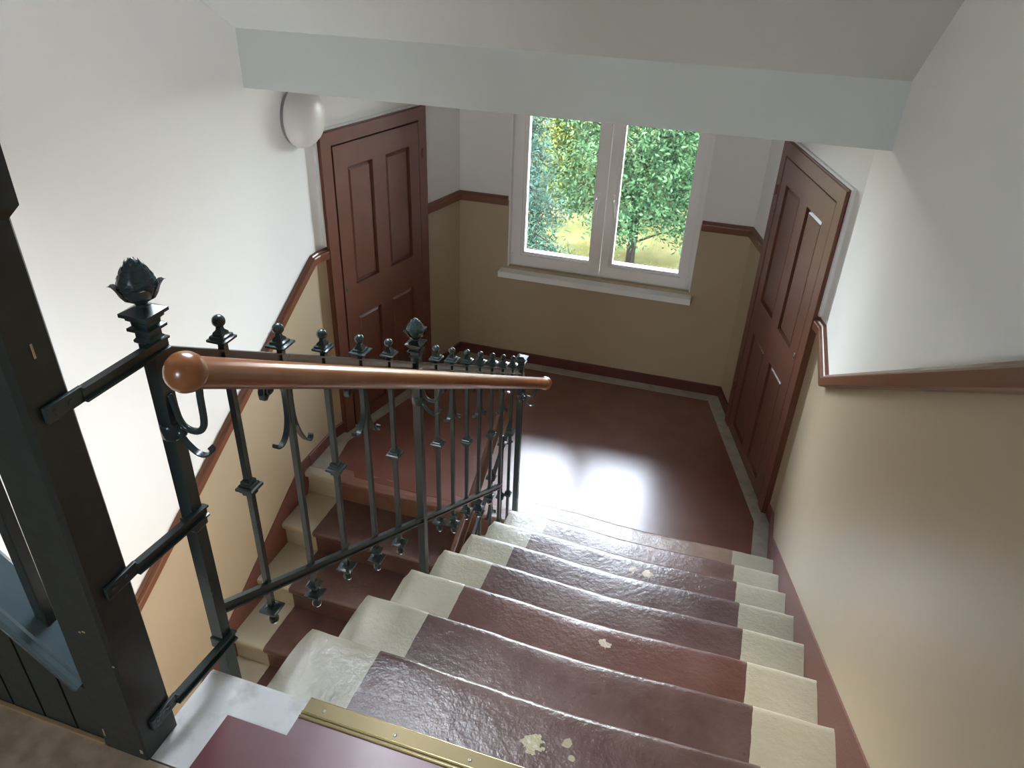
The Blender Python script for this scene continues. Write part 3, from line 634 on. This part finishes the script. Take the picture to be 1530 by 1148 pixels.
pole(rl, RX, -.118, .02, .0130, 1.130, .85, .905, cone=False)
# collar plates on the first pole
for z in (1.92, 1.59):
    mb = MB(); mb.bevbox((RX-.017, -2.297, z-.014), (RX+.017, -2.263, z+.014), .002); mb.build('clamp', IRON, rl)
# link bars from the first pole to the timber post
PX = -1.341
for z, sag in ((2.300, .0), (1.950, -.012), (1.602, -.010)):
    mb = MB(); mb.bar((RX+.016, -2.262, z+sag), (PX+.006, -2.440, z), CH); lb = mb.build('link_bar', IRON, rl)
    mb = MB(); mb.bevbox((PX, -2.505, z-.013), (PX+.0075, -2.436, z+.013), .0018); pl = mb.build('screw_plate', IRON, rl)
    mb = MB()
    for yy in (-2.490, -2.462):
        vs = []; fs = []; N_ = 12
        for rr, xx in ((.0055, PX+.007), (.0050, PX+.0092), (.0022, PX+.0088)):
            for j in range(N_): vs.append((xx, yy+rr*math.cos(2*math.pi*j/N_), z+rr*math.sin(2*math.pi*j/N_)))
        for i in range(2):
            for j in range(N_): fs.append((i*N_+j, i*N_+(j+1)%N_, (i+1)*N_+(j+1)%N_, (i+1)*N_+j))
        fs.append(tuple(range(2*N_, 3*N_))); mb.add(vs, fs)
    mb.build('screw_head', IRON, pl)

# second railing, along the lower flight
X2 = -1.385
rl2 = empty('iron_railing.001', (X2, -1.0, -RI*4), 'second wrought iron railing running down beside the lower flight behind the first railing', 'railing')
t2 = lambda y: .775 + SL*(y+.118); l2 = lambda y: t2(y)-.62; h2 = lambda y: .790 + SL*(y-.03)
mb = MB(); mb.bar((X2, -2.2, t2(-2.2)), (X2, -.135, t2(-.135)), CH); mb.build('top_rail', IRON, rl2)
mb = MB(); mb.bar((X2, -2.2, l2(-2.2)), (X2, -.300, l2(-.30)), CH); mb.build('lower_rail', IRON, rl2)
for i in range(12):
    y = -.262-.155*i; kd = i % 2
    baluster(rl2, X2, y, t2(y), l2(y), kd, t2(y)+.055, None if kd else (t2(y)+l2(y))/2, l2(y)-.095)
mb = MB(); mb.box((X2-.013, -2.23, -1.53), (X2+.013, -2.204, t2(-2.2)+.05)); mb.build('newel_pole', IRON, rl2)
X2H = X2-.075
mb = MB(); mb.tube([(X2H, .03-.25*i, h2(.03-.25*i)) for i in range(10)], .0245, 20); hr2 = mb.build('handrail', WOOD2, rl2, 'auto')
mb = MB(); mb.ball((X2H, .032, h2(.032)), .0285, 20); mb.build('end_ball', WOOD2, hr2, True)
for y in (-.10, -1.1, -2.0):
    mb = MB(); zz = h2(y); q = [(X2-.004, zz-.10), (X2-.020, zz-.118), (X2-.045, zz-.118), (X2H+.010, zz-.090), (X2H, zz-.020)]
    mb.tube([(a, y, c) for a, c in smooth_pts(q, 4)], .0055, 8); mb.ball((X2-.004, y, zz-.10), .010, 10); mb.build('handrail_bracket', IRON, rl2, True)

# ---------------------------------------------------------------- timber balustrade on the upper landing
wbal = empty('timber_balustrade', (-1.39, -2.49, ZU), 'dark green timber post with sloping boarded panel at the bottom left of the view', 'balustrade')
mb = MB(); x0, x1, y0, y1 = -1.440, -1.341, -2.531, -2.447; zn = 2.585; zt = 2.705; c = .010
def ringz(z, d, c_): return [(x0+d+c_, y0+d, z), (x1-d-c_, y0+d, z), (x1-d, y0+d+c_, z), (x1-d, y1-d-c_, z), (x1-d-c_, y1-d, z), (x0+d+c_, y1-d, z), (x0+d, y1-d-c_, z), (x0+d, y0+d+c_, z)]
rings = [ringz(ZU, 0, .003), ringz(ZU+.10, 0, .004), ringz(2.10, 0, .007), ringz(zn-.014, .0025, .009), ringz(zn, -.004, .001), ringz(zt-.03, -.004, .001), ringz(zt-.012, -.002, .002), ringz(zt, .010, .004)]
vs = [v for r_ in rings for v in r_]; fs = [(i*8+j, i*8+(j+1)%8, i*8+8+(j+1)%8, i*8+8+j) for i in range(len(rings)-1) for j in range(8)] + [tuple(range(8))[::-1], tuple(range(len(rings)*8-8, len(rings)*8))]
mb.add(vs, fs); post = mb.build('newel_post', TIMBER, wbal)
# chipped flakes of bare wood on the post
for (px, py, pz, ww, hh, fc) in ((x1, -2.487, 2.395, .003, .022, 'x'), (-1.392, y0, 1.868, .004, .003, 'y'), (-1.383, y0, 1.872, .006, .003, 'y'), (x1-.002, y0, 1.80, .004, .003, 'y'), (-1.350, y0, 1.555, .006, .010, 'y'), (-1.430, y0, 1.575, .003, .020, 'y')):
    mb = MB()
    if fc == 'x': mb.box((px-.0005, py-ww/2, pz-hh/2), (px+.0006, py+ww/2, pz+hh/2))
    else: mb.box((px-ww/2, py-.0006, pz-hh/2), (px+ww/2, py+.0005, pz+hh/2))
    mb.build('paint_chip', CHIP, post)
CS = 0.98
def cz(x): return 1.700 + CS*(-1.430-x)
d = Vector((-1, 0, CS)).normalized()
a = Vector((-1.4395, -2.497, cz(-1.4395))); b = Vector((XL+.01, -2.497, cz(XL+.01)))
if b.z > 3.0: b = a + (b-a)*((3.0-a.z)/(b.z-a.z))
capm = [(-.038, -.034), (.036, -.034), (.036, -.0085), (-.041, -.0085), (-.041, -.014), (-.036, -.018), (-.036, -.024), (-.040, -.028)]
mb = MB(); mb.bar(a, b, capm, Vector((0,1,0))); mb.build('moulding', TIMBER, wbal)
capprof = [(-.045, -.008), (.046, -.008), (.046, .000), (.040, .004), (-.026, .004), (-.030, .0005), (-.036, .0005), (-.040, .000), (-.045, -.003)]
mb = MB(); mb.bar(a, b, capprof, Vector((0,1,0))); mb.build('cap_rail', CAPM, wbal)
xb = -1.4395; i = 0
while xb > XL+.02:
    xe = max(-1.432-.0795*(i+1), XL+.01)
    mb = MB(); g_ = .0028
    mb.add([(xb-(0 if i == 0 else g_), -2.522, ZU+.001), (xe+g_, -2.522, ZU+.001), (xe+g_, -2.522, min(cz(xe)-.036, 2.95)), (xb-(0 if i == 0 else g_), -2.522, min(cz(xb)-.040, 2.95)),
            (xb-(0 if i == 0 else g_), -2.504, ZU+.001), (xe+g_, -2.504, ZU+.001), (xe+g_, -2.504, min(cz(xe)-.036, 2.95)), (xb-(0 if i == 0 else g_), -2.504, min(cz(xb)-.040, 2.95))],
           [(0,1,2,3),(7,6,5,4),(0,4,5,1),(1,5,6,2),(2,6,7,3),(3,7,4,0)]); mb.build('board', TIMBER, wbal)
    xb = xe; i += 1
mb = MB(); n_ = [(XL+.01, ZU), (-1.4395, ZU), (-1.4395, cz(-1.4395)-.05), (-2.6, 2.88), (XL+.01, 2.9)]
mb.add([(x, -2.5035, z) for x, z in n_] + [(x, -2.498, z) for x, z in n_], [(0,1,2,3,4), (9,8,7,6,5)] + [(j, (j+1)%5, 5+(j+1)%5, 5+j) for j in range(5)]); mb.build('backing_board', DARK, wbal)
mb = MB(); mb.bar((-1.4405, -2.527, ZU+.002), (XL+.01, -2.527, ZU+.002), rounded(.0035, .0045, .001), Vector((0,1,0))); mb.build('floor_bead', mat('tan_bead', (.36, .24, .12), .6), wbal)
for bx_ in (-1.530, -1.70, -1.87):
    mb = MB(); c_ = .0112; zb0 = cz(bx_)-.02
    mb.bar((bx_, -2.487, zb0), (bx_, -2.487, zb0+.90), rounded(c_, c_, .002), Vector((1,0,0))); mb.build('baluster', TIMBER, wbal)
a = Vector((-1.445, -2.487, cz(-1.445)+.93-.04)); a.z = 2.62; b = Vector((-1.95, -2.487, 2.62+CS*.505)); mb = MB(); mb.bar(a, b, rounded(.025, .028, .008), Vector((0,1,0))); mb.build('timber_handrail', TIMBER, wbal)

# ---------------------------------------------------------------- wall lamp
lamp = empty('wall_lamp', (XL, .318, 2.008), 'round white opal glass lamp on the left wall above the door', 'lamp')
mb = MB(); R_ = .150; rings = []
cx, cy, cz_ = XL+.012, .305, 2.008
def dome(mb, prof, n=40):
    vs, fs = [], []
    for xo, r in prof:
        for j in range(n): an = 2*math.pi*j/n; vs.append((cx+xo, cy+r*math.cos(an), cz_+r*math.sin(an)))
    for i in range(len(prof)-1):
        for j in range(n): fs.append((i*n+j, i*n+(j+1)%n, i*n+n+(j+1)%n, i*n+n+j))
    fs.append(tuple(range(n))[::-1]); k = (len(prof)-1)*n; fs.append(tuple(range(k, k+n))); mb.add(vs, fs)
dome(mb, [(-.012, .120), (-.012, .142), (.010, .142), (.010, .120)]); mb.build('lamp_base', LAMPB, lamp, 'auto')
mb = MB(); dome(mb, [(.008, .140), (.010, .150), (.018, .153), (.030, .152), (.048, .146), (.068, .134), (.086, .116), (.100, .094), (.110, .068), (.116, .040), (.118, .012), (.118, .001)]); mb.build('lamp_shade', LAMPM, lamp, True)

# ---------------------------------------------------------------- outside: lawn, trees
GRASS = mat('dry_lawn', (0.030, 0.033, 0.012), 0.9, vary=(1.2, (0.064, 0.058, 0.029), 0.35, 0.7), bump=(30, .5, .05), spec=0.0)
SOIL = mat('shaded_bare_soil', (0.13, 0.12, 0.07), 0.95, vary=(3, (.20, .17, .09), .4, .7))
ZG = -4.5
def ground():
    nx, ny = 40, 40; vs, fs = [], []
    for j in range(ny+1):
        for i in range(nx+1):
            x = -60+100*i/nx; y = 2.3+(120)*(j/ny)**1.6; vs.append((x, y, ZG+.25*noise.noise(Vector((x*.15, y*.15, 0)))))
    for j in range(ny):
        for i in range(nx): k = j*(nx+1)+i; fs.append((k, k+1, k+nx+2, k+nx+1))
    o = make('lawn', vs, fs, GRASS); o['kind'] = 'structure'; return o
ground()
def leafmat(name, a, b):
    m = mat(name, a, .7, vary=(2.6, b, .36, .64)); bsdf = m.node_tree.nodes['Principled BSDF']; bsdf.inputs['Specular IOR Level'].default_value = .04
    return m
BARK = mat('bark', (.012, .010, .008), .9, spec=0.05, bump=(25, .6, .02))
def tree(label, x, y, h, rad, kind, n, ls, m, seed, base=.25, name='tree'):
    rng = np.random.default_rng(seed); root = empty(name, (x, y, ZG), label, 'tree', 'trees beyond the window')
    mb = MB(); pts = [(x+.08*math.sin(i*1.3+seed)*i/6, y+.06*math.cos(i+seed), ZG-.2+h*.92*i/9) for i in range(10)]
    mb.tube(pts, [h*.022*(1-i/11) for i in range(10)], 10)
    centres = []
    nb = 46 if kind == 'broad' else 60
    for i in range(nb):
        f = base + (1-base)*(i+.5)/nb; a = i*2.399+rng.uniform(-.3, .3)
        if kind == 'broad': rr = rad*math.sqrt(max(.02, 1-((f-base-.38*(1-base))/(.64*(1-base)))**2))*rng.uniform(.35, 1.0)
        else: rr = rad*(1-(f-base)/(1-base))**.8*rng.uniform(.75, 1.05)+.15
        z = ZG+h*f; e = Vector((x+rr*math.cos(a), y+rr*math.sin(a), z + (0 if kind == 'broad' else -.18*rr)))
        s_ = Vector((x, y, z-(rr*.35 if kind == 'broad' else -.1)))
        mb.tube([s_, s_.lerp(e, .5)+Vector((0,0,.06*rr)), e], [h*.006, h*.004, .012], 5)
        centres.append((s_, e, rr))
    mb.build('trunk', BARK, root, True)
    V = []; per = n//nb
    for (s_, e, rr) in centres:
        s_ = np.array(s_); e = np.array(e)
        if kind == 'broad': p = e + rng.normal(0, 1, (per, 3))*np.array([rad*.17, rad*.17, rad*.12]); nn = rng.normal(0, 1, (per, 3)) + np.array([0, 0, .8])
        else:
            t_ = rng.uniform(.25, 1.05, (per, 1)); p = s_+(e-s_)*t_; sp = .10+.16*(1-t_)*rr+.10; p = p+rng.normal(0, 1, (per, 3))*np.array([1, 1, .7])*sp; p[:, 2] -= rng.uniform(0, .25, per); nn = rng.normal(0, 1, (per, 3))+np.array([0, 0, .4])
        nn /= np.linalg.norm(nn, axis=1)[:, None]; t1_ = np.cross(nn, rng.normal(0, 1, (per, 3))); t1_ /= np.linalg.norm(t1_, axis=1)[:, None]; t2_ = np.cross(nn, t1_)
        L_ = ls*rng.uniform(.7, 1.4, (per, 1)); W_ = L_*(.42 if kind == 'broad' else .22)
        V.append(np.stack([p-t1_*L_, p+t2_*W_+nn*L_*.12, p+t1_*L_, p-t2_*W_+nn*L_*.12], 1))
    V = np.concatenate(V).reshape(-1, 3) - np.array([x, y, ZG]); nq = len(V)//4
    me = bpy.data.meshes.new('crown'); me.vertices.add(len(V)); me.vertices.foreach_set('co', V.ravel().astype(np.float32))
    me.loops.add(nq*4); me.loops.foreach_set('vertex_index', np.arange(nq*4, dtype=np.int32)); me.polygons.add(nq); me.polygons.foreach_set('loop_start', np.arange(0, nq*4, 4, dtype=np.int32))
    me.update(calc_edges=True); me.materials.append(m); c = bpy.data.objects.new('crown', me); COL.objects.link(c); c.parent = root; c['kind'] = 'stuff'
    return root
SPR = leafmat('blue_green_spruce', (.008, .022, .016), (.026, .052, .040)); GRN = leafmat('mid_green_leaves', (.012, .029, .008), (.044, .070, .022)); BGR = leafmat('cool_green_leaves', (.007, .022, .009), (.034, .064, .028)); YGR = leafmat('yellow_green_leaves', (.045, .060, .010), (.072, .080, .020))
tree('blue-green conifer with drooping branches at the left of the window', -5.62, 12.5, 5.2, 1.45, 'spruce', 34000, .06, SPR, 3, .08, 'conifer')
tree('large cool green broadleaf tree with dark trunk, filling the right pane', -3.05, 14.9, 5.4, 1.75, 'broad', 30000, .055, BGR, 5, .17)
tree('yellow-green bushy tree seen low between the conifer and the window mullion', -5.6, 19.4, 2.9, 1.3, 'broad', 12000, .065, YGR, 8, .06)
tree('mid green broadleaf tree behind the conifer in the left pane', -9.4, 19.6, 4.6, 1.5, 'broad', 16000, .075, GRN, 9, .08)
tree('cool green broadleaf tree at the right edge of the window', 0.5, 17.6, 5.2, 1.5, 'broad', 16000, .07, GRN, 11, .12)
tree('mid green broadleaf tree seen above the yellow-green one', -6.6, 24.2, 4.6, 1.7, 'broad', 14000, .085, GRN, 12, .05)
tree('cool green broadleaf tree in the rear between the two panes', -2.5, 21.4, 4.4, 1.4, 'broad', 13000, .085, BGR, 13, .05)
tree('mid green broadleaf tree far back behind the right pane', 1.8, 23.5, 4.4, 1.5, 'broad', 11000, .085, GRN, 14, .05)
tree('mid green broadleaf tree far back at the left edge of the window', -11.6, 24.6, 4.4, 1.6, 'broad', 11000, .085, YGR, 15, .05)
